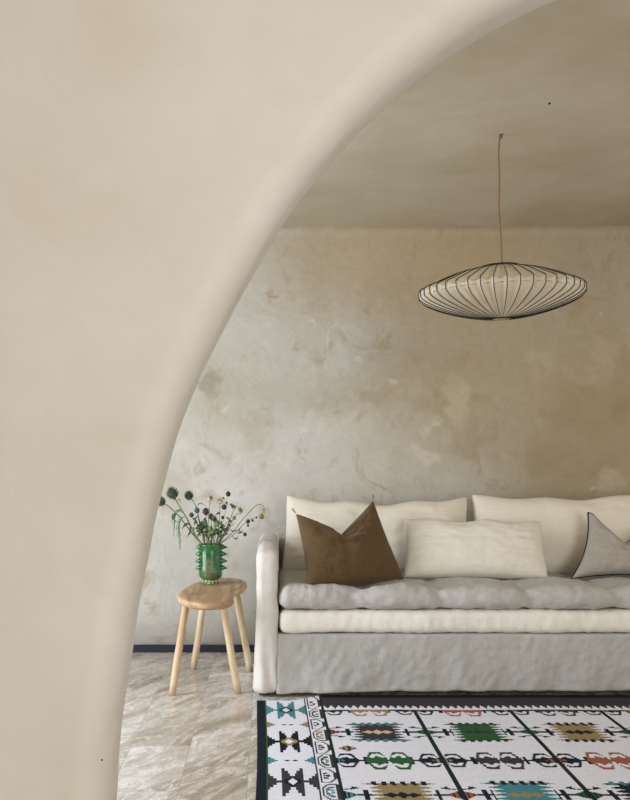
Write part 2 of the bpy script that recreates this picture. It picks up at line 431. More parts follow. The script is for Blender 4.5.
# the two upper corners of the wall that no ray reaches
for j0, y in ((0, YA0), (len(rings[0])-1, YA1)):
    for xc in (-2.6, 5.0):
        for r0, r1 in zip(rings, rings[1:]):
            a, b = r0[j0].co, r1[j0].co
            if abs(a.x-b.x) > 1e-4 and abs(a.z-b.z) > 1e-4 and min(abs(a.x-xc), abs(b.x-xc)) < 1e-3:
                bm.faces.new((bm.verts.new(a), bm.verts.new((xc, y, 3.3)), bm.verts.new(b)))
struct('wall_front', bm, M['arch'], smooth=True)

# ------------------------------------------------------------------ rug
CELL = .0058
RX0, RX1, RY0, RY1 = -.045, 2.35, 2.50, 4.49
nx, ny = int((RX1-RX0)/CELL), int((RY1-RY0)/CELL)
gx = RX0+(np.arange(nx)+.5)*CELL; gy = RY0+(np.arange(ny)+.5)*CELL
X, Y = np.meshgrid(gx/.9932, gy/.9932)   # pattern measured on the floor plane
C = {k: np.array(S(v)) for k, v in dict(white=(226, 226, 235), navy=(24, 34, 44), char=(62, 56, 60), green=(44, 92, 52), teal=(70, 132, 142), tan=(150, 132, 92), cream=(206, 186, 142), rust=(156, 92, 70), black=(26, 30, 32), dgreen=(28, 44, 42)).items()}
img = np.empty((ny, nx, 4)); img[:] = C['white']
def paint(mask, c): img[mask] = C[c]
def box(x0, x1, y0, y1): return (X >= x0) & (X <= x1) & (Y >= y0) & (Y <= y1)
def dia(cx, cy, a, b): return np.abs(X-cx)/a+np.abs(Y-cy)/b <= 1
def poly(pts):
    m = np.zeros_like(X, bool); n = len(pts)
    for i in range(n):
        (x0, y0), (x1, y1) = pts[i], pts[(i+1) % n]
        if y0 == y1: continue
        c = ((Y >= min(y0, y1)) & (Y < max(y0, y1))); m ^= c & (X < x0+(Y-y0)*(x1-x0)/(y1-y0))
    return m
def line(x0, y0, x1, y1, w_):
    dx, dy = x1-x0, y1-y0; L2 = dx*dx+dy*dy
    t = np.clip(((X-x0)*dx+(Y-y0)*dy)/L2, 0, 1)
    return (X-x0-t*dx)**2+(Y-y0-t*dy)**2 <= (w_/2)**2
# left edge stripes
paint(box(RX0, -.0125, RY0-1, RY1+1), 'navy'); paint(box(-.0125, -.0065, RY0-1, RY1+1), 'green')
# field
FX = .247
paint(box(FX, 9, 4.425, 9), 'char'); paint(box(FX, 9, 4.50, 9), 'black')  # black far strip paints in the shade under the sofa
zx = FX
while zx < RX1:
    paint(poly([(zx, 4.43), (zx+.033, 4.43), (zx+.0165, 4.37)]), 'char'); zx += .033
paint(box(FX, 9, 4.325, 4.352), 'dgreen')
lines = [.2415, .633, 1.047, 1.443, 1.845, 2.245]
for lx in lines[1:]: paint(box(lx-.0085, lx+.0085, RY0, 4.345), 'dgreen')
def hook(cx, cy, c, hw=.088, hh=.102, half=False):
    """two mirrored hexagons with hooked cut-outs"""
    for s in (-1, 1):
        X0 = lambda f: cx+s*hw*f
        paint(poly([(X0(1), cy), (X0(.72), cy+hh), (X0(.26), cy+hh), (X0(.02), cy+hh*.12), (X0(.02), cy-hh*.12), (X0(.26), cy-hh), (X0(.72), cy-hh)]), c)
        for t in (-1, 1):
            Y0 = lambda f: cy+t*hh*f
            paint(poly([(X0(.30), Y0(.72)), (X0(.42), Y0(.80)), (X0(.66), Y0(.74)), (X0(.78), Y0(.34)), (X0(.58), Y0(.30)), (X0(.50), Y0(.56)), (X0(.22), Y0(.30)), (X0(.10), Y0(.42))]), 'white')
    paint(box(cx-.012, cx+.012, cy-.010, cy+.010), c)
def ladder(cx, cy, x0, x1):
    paint(box(min(x0, x1), max(x0, x1), cy-.010, cy+.010), 'navy')
def bars(cx, cy, xs, hh=.050):
    for x in xs: paint(box(cx+x-.0075, cx+x+.0075, cy-hh, cy+hh), 'navy')
def striped(cx, cy, a, b, c, base='navy', step=.014):
    m = dia(cx, cy, a, b); paint(m, base)
    paint(m & (np.mod(X-cx+step*.5, step*1.15) < step*.62), c)
def medallion(cx, cy, c, teeth, core):
    hh = .122
    paint(box(cx-.088, cx+.088, cy-hh, cy+hh), c)
    for s in (-1, 1):
        for q, (dy, ln) in enumerate([(.112, .125), (.072, .108), (.036, .100), (0, .094), (-.036, .100), (-.072, .108), (-.112, .125)]):
            paint(poly([(cx+s*.08, cy+dy-.017), (cx+s*ln, cy+dy), (cx+s*.08, cy+dy+.017)]), c)
        for dy in (.092, .054, .018, -.018, -.054, -.092):
            paint(poly([(cx+s*.10, cy+dy-.014), (cx+s*(.062), cy+dy), (cx+s*.10, cy+dy+.014)]), 'white')
    for t in (-1, 1):
        for q in range(6):
            x = cx-.083+q*.0333
            paint(box(x-.009, x+.009, min(cy+t*(hh-.012), cy+t*(hh+.016)), max(cy+t*(hh-.012), cy+t*(hh+.016))), teeth)
            paint(box(x+.004-.009, x+.004+.009, min(cy+t*(hh-.026), cy+t*(hh-.012)), max(cy+t*(hh-.026), cy+t*(hh-.012))), teeth)
    paint(box(cx-.062, cx+.062, cy-.008, cy+.008), core)
    for d in (-.036, 0, .036): paint(dia(cx+d, cy, .024, .036 if d == 0 else .026), core)
centers = [.438, .840, 1.245, 1.645, 2.045]
mrows = {4.0: [('char', 'teal', 'cream'), ('green', 'char', 'char'), ('tan', 'navy', 'navy'), ('char', 'teal', 'tan'), ('green', 'navy', 'tan')],
         3.255: [('tan', 'navy', 'navy'), ('teal', 'navy', 'tan'), ('navy', 'teal', 'tan'), ('rust', 'navy', 'tan'), ('green', 'navy', 'tan')],
         2.51: [('green', 'navy', 'tan'), ('char', 'teal', 'tan'), ('tan', 'navy', 'navy'), ('teal', 'navy', 'tan'), ('char', 'teal', 'cream')]}
dcol = {4.0: ['rust', 'green', 'green', 'green', 'rust', 'green'], 3.255: ['teal', 'rust', 'green', 'tan', 'rust', 'green'], 2.51: ['tan']*6}
for cy, ms in mrows.items():
    for lx, c in zip(lines, dcol[cy]):
        ladder(0, cy, lx-.115, lx+.115); bars(lx, cy, (-.105, -.078, .078, .105))
        if cy == 4.0 and lx > .3: paint(dia(lx, cy, .058, .040), 'navy'); paint(dia(lx, cy, .05, .03), c)
        else: striped(lx, cy, .056, .046, c)
        paint(box(lx-.005, lx+.005, cy-.05, cy+.05), 'dgreen')
        for t in (-1, 1):
            for s in (-1, 1):
                paint(line(lx, cy+t*.050, lx+s*.045, cy+t*.066, .009), 'navy')
                paint(poly([(lx+s*.030, cy+t*.052), (lx+s*.065, cy+t*.068), (lx+s*.036, cy+t*.085)]), 'navy')
    for cx, a in zip(centers, ms): medallion(cx, cy, *a)
    
hrows = {4.345: ['tan', 'rust', 'char', 'tan', 'green'], 3.625: ['green', 'char', 'rust', 'teal', 'green'], 2.885: ['teal', 'rust', 'char', 'green', 'tan']}
for cy, hs in hrows.items():
    keep = img.copy()
    for i, lx in enumerate(lines):
        ladder(0, cy, lx-.2, lx+.2); bars(lx, cy, (-.112, .112), .044)
        hook(lx, cy, 'navy', .090, .082); striped(lx, cy, .040, .034, ['teal', 'tan', 'rust', 'tan', 'green', 'teal'][i] if cy < 4 else ['tan', 'rust', 'tan'][i % 3])
        paint(box(lx-.006, lx+.006, cy-.04, cy+.04), 'dgreen')
    for cx, c in zip(centers, hs): hook(cx, cy, c)
    for lx in lines[1:]: paint(box(lx-.0085, lx+.0085, cy-.12, min(cy+.12, 4.35)), 'dgreen')
    if cy > 4:
        m = Y > 4.352; img[m] = keep[m]
striped(.298, 3.772, .037, .040, 'tan', 'char', .018)
paint(box(-.0065, FX-.011, RY0, RY1+1), 'white')
# outer border motifs: stepped stars and small stepped pyramids
def star(cy, c, cc, side):
    cx = .080
    def bx(s_, a, b_, t, h0, h1, col): 
        x0, x1 = cx+s_*a, cx+s_*b_; y0, y1 = cy+t*h0, cy+t*h1
        paint(box(min(x0, x1), max(x0, x1), min(y0, y1), max(y0, y1)), col)
    for s_ in (-1, 1):
        for t in (-1, 1):
            bx(s_, 0, .037, t, 0, .055, c); bx(s_, .010, .037, t, 0, .085, c); bx(s_, .017, .037, t, 0, .115, c); bx(s_, .024, .037, t, 0, .145, c)
            bx(s_, .037, .086, t, 0, .012, side); bx(s_, .056, .086, t, 0, .034, side); bx(s_, .068, .086, t, 0, .058, side); bx(s_, .077, .086, t, 0, .080, side)
    for k in range(4): paint(box(cx-.032+k*.008, cx+.032-k*.008, cy-.014-k*.014, cy+.014+k*.014), cc)
    paint(dia(cx, cy, .018, .034), 'white')
cols = [('teal', 'char', 'teal'), ('black', 'tan', 'black'), ('char', 'navy', 'char'), ('green', 'tan', 'navy')]
for k in range(5):
    star(4.351-.482*k, *cols[k % 4])
    cy = 4.110-.485*k; c = ['tan', 'teal', 'green', 'rust'][k % 4]
    for s in (-1, 1):
        for q in range(3):
            e0, e1 = .080+s*(.048+.012*q), .080+s*.084
            paint(box(min(e0, e1), max(e0, e1), cy-.008-.016*q, cy+.008+.016*q), c)
        paint(dia(.080+s*.015, cy, .012, .012), 'navy'); 
paint(box(.164, .172, 0, 9), 'char')
# hexagon border
bc = .2035
hexc = ['green', None, 'tan', None]; hexb = ['green', 'tan', 'green', 'teal', 'tan', 'rust', 'green']
k = 0; yy = 4.62
while yy > RY0:
    cy = yy
    col = None if k % 2 else hexb[(k//2+6) % 7]
    hw, hh = .0245, .074
    ends = (bc-hw, bc+hw)
    sgn = 1 if k % 2 else -1
    shape = [(bc-sgn*.026, cy-hh), (bc-sgn*.026, cy+hh), (bc+sgn*.004, cy+hh), (bc+sgn*.026, cy+hh*.45), (bc+sgn*.026, cy-hh*.45), (bc+sgn*.004, cy-hh)]
    for a, b in zip(shape, shape[1:]+shape[:1]): paint(line(*a, *b, .0075), 'char')
    inner = [(bc+(x-bc)*.62, cy+(y-cy)*.72) for x, y in shape]
    if col: paint(poly(inner), col)
    hk = 'white' if col else 'char'
    paint(dia(bc+sgn*.002, cy, .008, .022), hk); paint(line(bc+sgn*.002, cy, bc-sgn*.014, cy, .009), hk)
    for t_ in (-1, 1): paint(poly([(bc-sgn*.014, cy+t_*.012), (bc-sgn*.012, cy+t_*.036), (bc+sgn*.006, cy+t_*.030)]), hk)
    yy -= .167; k += 1
paint(box(.236, .247, 0, 9), 'dgreen')
rng = np.random.default_rng(3)
img[..., :3] *= (1+.10*(rng.random((ny, nx, 1))-.5))*(1+.05*(rng.random((ny, 1, 1))-.5))
# mesh
bm = None
vx = RX0+np.arange(nx+1)*CELL; vy = RY0+np.arange(ny+1)*CELL
VX_, VY_ = np.meshgrid(vx, vy)
zt = .0075+.0012*np.sin(VX_*9+VY_*3)*np.sin(VY_*7)
sk = .006*np.sin(VY_*2.3)*np.exp(-(VX_-RX0)*3)
VY2 = VY_+np.clip((VX_-.12)*.8, 0, .10)*np.clip((VY_-4.44)/.05, 0, 1)   # far edge runs slightly askew
co = np.stack([VX_+sk, VY2, zt], -1).reshape(-1, 3)
i = np.arange(ny)[:, None]*(nx+1)+np.arange(nx)[None]
quads = np.stack([i, i+1, i+nx+2, i+nx+1], -1).reshape(-1, 4)
# skirt around the edge for thickness
b = list(range(nx+1)); r_ = [k*(nx+1)+nx for k in range(ny+1)]; t_ = [ny*(nx+1)+k for k in range(nx, -1, -1)]; l_ = [k*(nx+1) for k in range(ny, -1, -1)]
loop = b+r_[1:]+t_[1:]+l_[1:-1]
nb = len(co); low = co[loop].copy(); low[:, 2] = .0005
co = np.vstack([co, low])
sk_q = [(loop[k], nb+k, nb+(k+1) % len(loop), loop[(k+1) % len(loop)]) for k in range(len(loop))]
allq = np.vstack([quads, np.array(sk_q)])
me = bpy.data.meshes.new('rug'); me.vertices.add(len(co)); me.vertices.foreach_set('co', co.ravel())
me.loops.add(len(allq)*4); me.loops.foreach_set('vertex_index', allq.ravel().astype(np.int32))
me.polygons.add(len(allq)); me.polygons.foreach_set('loop_start', np.arange(len(allq), dtype=np.int32)*4)
me.update(calc_edges=True); me.validate()
att = me.color_attributes.new('weave', 'FLOAT_COLOR', 'CORNER')
cc = np.repeat(img.reshape(-1, 4), 4, 0); sk_c = np.repeat(np.tile(C['navy'], (len(sk_q), 1)), 4, 0)
att.data.foreach_set('color', np.vstack([cc, sk_c]).ravel().astype(np.float32))
t = NT('woven_wool', .95, .1); a = t.n('ShaderNodeAttribute', attribute_name='weave')
wv = t.noise(300, 3, .6, 0, t.map((.25, 1, 1)))
col = t.mix(.35, a.outputs['Color'], t.ramp(wv, [(.3, (.75,)*3), (.7, (1.25,)*3)]), 'MULTIPLY')
t.out(col, t.bump(wv, .6, .003, t.bump(t.noise(4, 3), .25, .02))); me.materials.append(t.m)
rug = link(bpy.data.objects.new('rug', me))
tag(rug, 'flat-woven white rug with navy, green, teal and tan geometric motifs on the marble floor', 'rug')

# ------------------------------------------------------------------ sofa
SY = 4.58
sofa = empty('sofa', (1.05, 5.05, 0), 'slipcovered pale linen sofa with stacked seat mattresses against the mottled plaster wall', 'sofa')
def arm_disp(p, n):
    z = p.z; f = max(0, (.30-z)/.30)
    o = Vector((0, 0, 0))
    w_ = fbm((p.x*.6, p.y, p.z*.7), 9)*.006+fbm(p, 26)*.0018+.006*(abs(noise.noise(Vector((p.x*12+p.z*4, p.y*8, p.z*9))))-.2)
    o += Vector(n)*w_
    o.x += n.x*.012*f*(1 if n.x < 0 else .2)+.010*(p.z/.68)*(n.x < -.3)
    o.y += n.y*.012*f+abs(n.y)*(.012*f*math.sin(p.x*90+p.z*8))*(n.y < -.3)
    if z < .05: o.z += .007*noise.noise(Vector((p.x*18, p.y*12, 0)))+(.004 if n.y < -.3 else 0)
    # the arm's top falls softly to the front
    if z > .5 and p.y < SY+.12: o.z -= .016*((SY+.12-p.y)/.12)**2*(z-.5)/.18
    return o
obj('armrest', soft_box((-.058, SY-.008, .012), (.046, 5.56, .682), .035, .014, arm_disp, rs=(.034, .03, .035)), M['linen_arm'], sofa)['label'] = 'left arm in pale off-white linen'
obj('armrest', soft_box((2.055, SY, .014), (2.16, 5.56, .682), .035, .025, arm_disp, rs=(.034, .03, .035)), M['linen_arm'], sofa)
def base_disp(p, n):
    f = max(0, (.285-p.z)/.26)
    o = Vector((0, 0, 0))
    if n.y < -.2:
        fold = math.sin(p.x*17+2.2*math.sin(p.x*5.3))*.5+.6*fbm((p.x, 0, p.z*.5), 8)
        o.y += -.012*f-.014*f*f*fold+.0055*(.3+f)*fbm((p.x*1.2, p.z*1.2, 1.3), 11)+.0022*fbm((p.x, p.z*1.3, 4), 34)
        o.y += .010*(.35+.65*f)*(abs(noise.noise(Vector((p.x*7+p.z*5, p.z*6, 2))))-.2)+.005*(abs(noise.noise(Vector((p.x*17-p.z*9, p.z*13, 5))))-.2)
    if p.z < .08: o.z += .005*noise.noise(Vector((p.x*6, 0, 0)))+.003*noise.noise(Vector((p.x*19, 0, 0)))-.017*math.exp(-max(0, p.x)/.35)
    return o
obj('skirt', soft_box((.036, SY+.004, .026), (2.07, 5.5, .288), .012, .010, base_disp), M['linen_cover'], sofa)['label'] = 'grey linen skirt hanging in soft wrinkles'
def back_disp(p, n): return Vector(n)*.005*fbm(p, 6)
obj('backrest', soft_box((.06, 5.40, .25), (2.04, 5.58, .68), .05, .03, back_disp), M['linen_cover'], sofa)
for x in (-.02, 2.12):
    for y in (SY+.022, 5.50):
        bm = bmesh.new(); add_box(bm, (x-.018, y-.02, .0085 if x > 0 or y else 0), (x+.03, y+.03, .05)); obj('foot', bm, M['dark_wood'], sofa, False)
def seat_disp(p, n):
    o = Vector(n)*(.004*fbm((p.x, p.y, p.z*.7), 7)+.0035*fbm((p.x*1.8, p.y, p.z*.5), 22))
    # slightly crowned front
    if n.y < -.1: o.y -= .004*math.sin(p.x*11)
    return o
obj('seat_cushion', soft_box((.052, SY-.004, .291), (2.05, 5.42, .396), .035, .013, seat_disp, rs=(.03, .036, .038)), M['linen_white'], sofa)['label'] = 'white lower seat mattress'
# grey tufted topper
tx = [.42, .78, 1.17, 1.56, 1.86]; 
def tuft_disp(p, n):
    o = Vector((0, 0, 0))
    top = max(0, n.z); fr = max(0, -n.y)
    u = (p.x+.03*math.sin(p.y*9))
    d = min(abs(u-t0-.05*math.sin(t0*31+p.z*9)*fr) for t0 in tx)
    ridge = math.exp(-(d/.030)**2)
    dy = min(abs(p.y-y0) for y0 in (4.72, 5.02, 5.30))
    pit = math.exp(-(d*d+dy*dy)/(.055**2))
    lobe = 1-math.exp(-(d/.13)**2)
    o.z += top*(-.030*pit-.007*ridge+.016*lobe-.008+.006*fbm(p, 6)-.010*math.exp(-(dy/.05)**2)*.6)
    o.y += fr*(.016*ridge-.020*lobe+.008+.007*fbm((p.x, p.z, 0), 7))
    if n.z < -.1: o.z += .008*ridge
    o += Vector(n)*(.0055*fbm((p.x*1.3, p.y, p.z), 14)+.0028*fbm(p, 36))
    return o
obj('seat_cushion', soft_box((.050, SY-.012, .398), (2.052, 5.44, .506), .05, .010, tuft_disp, rs=(.045, .055, .052)), M['linen_grey'], sofa)['label'] = 'grey tufted upper seat mattress'

# ------------------------------------------------------------------ cushions
def cushion_bm(c4, T, n=40, pinch=.06, notch=None, wr=.004, seed=0, fwd=None, tpow=.42, crease=None, topf=None, botf=None, cr=0):
    """c4: TL, TR, BR, BL corners; a stuffed cover between them"""
    TL, TR, BR, BL = [Vector(c) for c in c4]
    nrm = ((TR-TL).cross(BL-TL)).normalized()
    if nrm.y > 0: nrm = -nrm
    bm = bmesh.new(); G = {}
    border = []
    for side in (1, -1):
        for i in range(n+1):
            for j in range(n+1):
                onb = i in (0, n) or j in (0, n)
                if side == -1 and onb: G[side, i, j] = G[1, i, j]; continue
                u = -math.cos(PI*i/n)*.35+(2*i/n-1)*.65; v = -math.cos(PI*j/n)*.35+(2*j/n-1)*.65
                kk = 1-cr*abs(u*v)**5; up = kk*u*(1-pinch*(1-v*v)*abs(u)**2); vp = kk*v*(1-pinch*(1-u*u)*abs(v)**2)
                if topf: vp = -1+(vp+1)*(1-topf(u)*((v+1)/2))
                if notch:
                    u0, dep, wl, wrr = notch
                    q = (u-u0)/(wl if u < u0 else wrr); tri = max(0, 1-abs(q))**1.15
                    vp = -1+(vp+1)*(1-dep*tri*((v+1)/2)**1.0)
                a, b = (up+1)/2, (vp+1)/2
                p = (BL.lerp(BR, a)).lerp(TL.lerp(TR, a), b)
                if botf: p = p+(BL-TL)*botf*(1-u*u)*((1-v)/2)**2
                e = max(0, (1-abs(u)**2.4)*(1-abs(v)**2.4))
                th = T/2*e**tpow
                if notch:
                    # fold: thickness swells either side of the chop, creased down from the notch
                    cr = math.exp(-((u-u0)/.16)**2)*max(0, (v+.1)/1.1)**1.0
                    th *= 1-.55*cr
                    th *= .72+.28*(1-(v+1)/2)
                w0 = wr*(fbm((u*1.2+seed, v*1.2, side), 2.2)+.5*fbm((u+seed, v, side), 6))
                # puckers radiating from the seams
                ed = max(abs(u), abs(v)); s = u if abs(v) > abs(u) else v
                if notch: w0 += .012*math.exp(-((v-.22+.40*(u-u0))/.08)**2)*math.exp(-((u-u0-.22)/.28)**2)-.009*math.exp(-((v-.06+.40*(u-u0))/.07)**2)*math.exp(-((u-u0-.22)/.28)**2)
                w0 += wr*.9*math.sin(s*38+seed+3*math.sin(s*9))*max(0, ed-.45)*min(1, e*3)
                G[side, i, j] = bm.verts.new(p+nrm*side*(th+w0*min(1, e*2.5)))
        for i in range(n):
            for j in range(n):
                q = [G[side, i, j], G[side, i+1, j], G[side, i+1, j+1], G[side, i, j+1]]
                try: bm.faces.new(q if side == 1 else q[::-1])
                except ValueError: pass
    border = [G[1, i, 0].co.copy() for i in range(n+1)]+[G[1, n, j].co.copy() for j in range(1, n+1)]+[G[1, i, n].co.copy() for i in range(n-1, -1, -1)]+[G[1, 0, j].co.copy() for j in range(n-1, 0, -1)]
    return bm, border, (TL, TR, BR, BL)

# back cushions (parts of the sofa)
def plane_pt(x, y, D): return P(x, y, D)
bm, bd, _ = cushion_bm([P(285, 494, 5.36), P(469, 495, 5.36), P(471, 574, 5.22), P(279, 577, 5.22)], .25, 60, .04, None, .007, 1.0, tpow=.36, topf=lambda u: .12*(1-u*u)**.7+.025*math.sin(u*9+1)*(1-u*u), botf=.05, cr=.028)
o = obj('back_cushion', bm, M['linen_cream'], sofa)
bm, bd, _ = cushion_bm([P(469.5, 493, 5.37), P(652, 491, 5.37), P(659, 577, 5.22), P(471, 574, 5.22)], .25, 60, .04, None, .007, 4.3, tpow=.36, topf=lambda u: .09*(1-u*u)**.7+.02*math.sin(u*8)*(1-u*u), botf=.04, cr=.028)
o = obj('back_cushion', bm, M['linen_cream'], sofa)

# brown pillow
def seam(bd, r, m, parent, name='piping', n=6):
    bm = bmesh.new(); add_tube(bm, bd+[bd[0]], r, n, cap=False); return obj(name, bm, m, parent)
pl = empty('throw_pillow', P(356, 582, 4.78), 'brown linen throw pillow with pointed corners and small tassels, leaning on the sofa', 'pillow', None)
bm, bd, cs = cushion_bm([P(295.5, 513, 4.84), P(373, 500, 4.97), P(404, 579, 4.84), P(307, 586, 4.60)], .20, 60, .06, (-.08, .38, .97, 1.12), .009, 2.2, botf=.05)
cov = obj('cover', bm, M['linen_brown'], pl)
for q, dvec in ((cs[0], (-.6, 0, .8)), (cs[1], (.1, 0, 1)), (cs[3], (-.2, -.9, -.1))):
    d = Vector(dvec).normalized(); bm = bmesh.new()
    add_blob(bm, q+d*.004, .0045, 2)
    for k in range(7):
        a = k*2*PI/7; e = Vector((math.cos(a), math.sin(a)*.6, math.sin(a)))*.007
        add_tube(bm, [q+d*.005, q+d*.014+e*.5, q+d*.024+e], [.0018, .0016, .001], 5)
    obj('tassel', bm, M['tassel'], cov)

# lumbar cushion
bm, bd, cs = cushion_bm([P(403, 517, 5.06), P(542, 520, 5.06), P(550, 579, 4.90), P(402, 578, 4.90)], .19, 60, .05, None, .006, 6.1, topf=lambda u: .07*math.sin(u*4+2.4)**2*(1-u*u)+.02, cr=.03)
o = obj('lumbar_cushion', bm, M['linen_lumbar']); tag(o, 'long off-white linen lumbar cushion lying between the brown pillow and the piped cushion', 'cushion')

# piped cushion
pc = empty('piped_cushion', P(625, 577, 4.86), 'taupe linen cushion with black piped edges at the right end of the sofa', 'cushion')
bm, bd, cs = cushion_bm([P(588, 512.5, 5.05), P(663, 520, 5.05), P(674, 579, 4.90), P(571, 579, 4.90)], .17, 50, .15, (-.02, .42, .85, .9), .007, 9.7)
cov = obj('cover', bm, M['linen_taupe'], pc); seam(bd, .0045, M['black'], cov)

# ------------------------------------------------------------------ stool
out_px = [(176.5, 594), (179.5, 590), (188, 584.5), (199, 580), (211, 577.6), (223, 576.8), (235, 577), (243.5, 578.8), (247, 582), (244.5, 586), (237, 589.2), (233.5, 591.5), (233.6, 594.5), (234, 597.3), (230, 600), (220, 601.4), (205, 601.8), (190, 600.5), (180, 598)]
pts = [PZ(x, y, STOOL_Z) for x, y in out_px]; cen = sum(pts, Vector())/len(pts)
stool = empty('stool', (cen.x, cen.y, 0), 'pale wooden four-legged stool with a kidney-shaped seat left of the sofa', 'stool')
loop = spline(pts+[pts[0]], 6)[:-1]
prof_s = [(0, 0, 0), (.3, 0, 0), (.6, 0, .0), (.80, 0, -.001), (.92, 0, -.003), (1, -.012, -.004), (1, -.004, -.008), (1, 0, -.016), (1, -.002, -.026), (1, -.010, -.035), (1, -.024, -.040), (.6, 0, -.040), (0, 0, -.040)]
bm = bmesh.new(); rings = []
n = len(loop)
ORI = 1 if sum(loop[i-1].x*loop[i].y-loop[i].x*loop[i-1].y for i in range(n)) > 0 else -1
for s, off, dz in prof_s:
    if s == 0: rings.append([bm.verts.new((cen.x, cen.y, STOOL_Z+dz))]); continue
    ring = []
    for i, p in enumerate(loop):
        t = (loop[(i+1) % n]-loop[i-1]).normalized(); nn = Vector((t.y, -t.x, 0))
        nn = nn*ORI
        q = cen+(p-cen)*(s if s < 1 else 1)
        q = q+nn*off if s == 1 else q
        ring.append(bm.verts.new((q.x, q.y, STOOL_Z+dz+.0015*noise.noise(Vector((q.x*8, q.y*8, 0))))))
    rings.append(ring)
for r0, r1 in zip(rings, rings[1:]):
    if len(r0) == 1:
        for i in range(n): bm.faces.new((r0[0], r1[i], r1[(i+1) % n]))
    elif len(r1) == 1:
        for i in range(n): bm.faces.new((r0[i], r1[0], r0[(i+1) % n]))
    else:
        for i in range(n): bm.faces.new((r0[i], r0[(i+1) % n], r1[(i+1) % n], r1[i]))
obj('seat', bm, M['wood_seat'], stool)
legs = [((187, 603), (171.8, 695.5)), ((221.5, 604), (238, 693.5)), ((206, 603), (193.4, 669.5)), ((235, 594), (250.3, 671.5))]
for k, ((x0, y0), (x1, y1)) in enumerate(legs):
    foot = PZ(x1, y1, 0.0)
    Dt = foot.y+(.045 if k < 2 else -.05); zt_ = STOOL_Z-.030
    top = Vector(((x0-VX)*Dt/F, Dt, zt_))
    bm = bmesh.new(); L = []
    for m in range(9):
        q = foot.lerp(top, m/8); L.append(q+Vector((.0018*noise.noise(Vector((m*.5, k, 0))), 0, 0)))
    L[0].z = 0.0; R = [.0165, .018]+[.0175+.0012*noise.noise(Vector((m*.7, k*3, 1))) for m in range(6)]+[.0165]
    add_tube(bm, L, R, 12)
    zmin = 0.0
    for v in bm.verts: v.co.z = max(v.co.z, 0.0003)
    obj('leg', bm, M['wood_leg'], stool)

# ------------------------------------------------------------------ vase
vase = empty('vase', VASE, 'green glazed ceramic vase with spiked sides standing on the wooden stool', 'vase')
vz = VASE.z+.0012
R = .058
pr = [(.0, 0), (.040, 0), (.043, .004), (.0415, .016), (.040, .022), (.048, .026), (.056, .034), (.0585, .046), (R, .07), (R-.0005, .12), (R, .16), (R+.001, .186), (R+.0035, .190), (R+.003, .194), (R-.003, .194), (R-.006, .188), (R-.008, .12), (R-.010, .05), (.03, .036), (0, .034)]
bm = bmesh.new(); add_lathe(bm, pr[1:-1], (VASE.x, VASE.y, vz), 48)
obj('body', bm, M['glaze'], vase)
for ang0, L in ((PI+.30, .019), (-.25, .030)):
    for k in range(4):
        z = vz+.180-.034*k
        d = Vector((math.cos(ang0), math.sin(ang0), 0)); tng = Vector((-d.y, d.x, 0))
        c = Vector((VASE.x, VASE.y, z))+d*(R-.004)
        bm = bmesh.new(); rg = []
        for q, (a, w1, h1) in enumerate(((0, .020, .015), (.3, .016, .012), (.6, .010, .0075), (.85, .005, .004), (1, .0015, .0012))):
            ctr = c+d*(L+.004)*a+Vector((0, 0, -.003*a+.002))
            rg.append([bm.verts.new(ctr+tng*w1*math.cos(t2*PI/5)+Vector((0, 0, 1))*h1*math.sin(t2*PI/5)) for t2 in range(10)])
        for r0, r1 in zip(rg, rg[1:]):
            for t2 in range(10): bm.faces.new((r0[t2], r0[(t2+1) % 10], r1[(t2+1) % 10], r1[t2]))
        bm.faces.new(rg[0]); bm.faces.new(rg[-1])
        obj('spike', bm, M['glaze'], vase)

# ------------------------------------------------------------------ flowers
VD = VASE.y
def F3(x, y, dy=0): return P(x, y, VD+dy)
RIM = vz+.19
def stem_thing(name, label, path, r=.0022, mat='stem', n=6):
    """path in pixels (x, y, depth offset) from head to vase mouth; then down into the vase"""
    top = [F3(*p) for p in path]
    root = top[-1]; a = Vector((VASE.x, VASE.y, vz+.06)); inn = a+(Vector((root.x, root.y, 0))-Vector((VASE.x, VASE.y, 0)))*.2
    # keep inside the rim
    dr = Vector((root.x-VASE.x, root.y-VASE.y, 0))
    if dr.length > R-.014: dr = dr.normalized()*(R-.014)
    root = Vector((VASE.x+dr.x, VASE.y+dr.y, RIM+.003))
    inn = Vector((VASE.x-dr.x*.3, VASE.y-dr.y*.3, vz+.05))
    pts_ = spline(top[:-1]+[root], 6)+[inn]
    e = empty(name, inn, label, 'flower', 'dried stems in the green vase')
    bm = bmesh.new(); k = len(pts_); add_tube(bm, pts_, [r*(.7+.5*q/k) for q in range(k)], n); obj('stem', bm, M[mat], e)
    return e, top
def thistle_head(e, c, r, d=(0, 0, 1), m='thistle', lab=None):
    bm = bmesh.new(); c = Vector(c); d = Vector(d).normalized(); add_blob(bm, c, r*.78, 2, (1, 1, .95))
    nb = 70
    for k in range(nb):
        z = 1-2*(k+.5)/nb; a = k*2.39996; s = math.sqrt(1-z*z)
        v = Vector((s*math.cos(a), s*math.sin(a), z)); base = c+v*r*.70
        tip = c+v*r*1.12+d*r*.28*(1 if z > -.6 else .2)
        sd = v.cross(d); sd = sd.normalized() if sd.length > .01 else Vector((1, 0, 0))
        w1 = r*.16; v1 = bm.verts.new(base+sd*w1); v2 = bm.verts.new(base-sd*w1); v3 = bm.verts.new(tip); v4 = bm.verts.new(base+v*r*.22)
        bm.faces.new((v1, v4, v3)); bm.faces.new((v4, v2, v3)); bm.faces.new((v1, v3, v2))
    o = obj('flower_head', bm, M[m], e, recalc=False)
    if lab: o['label'] = lab
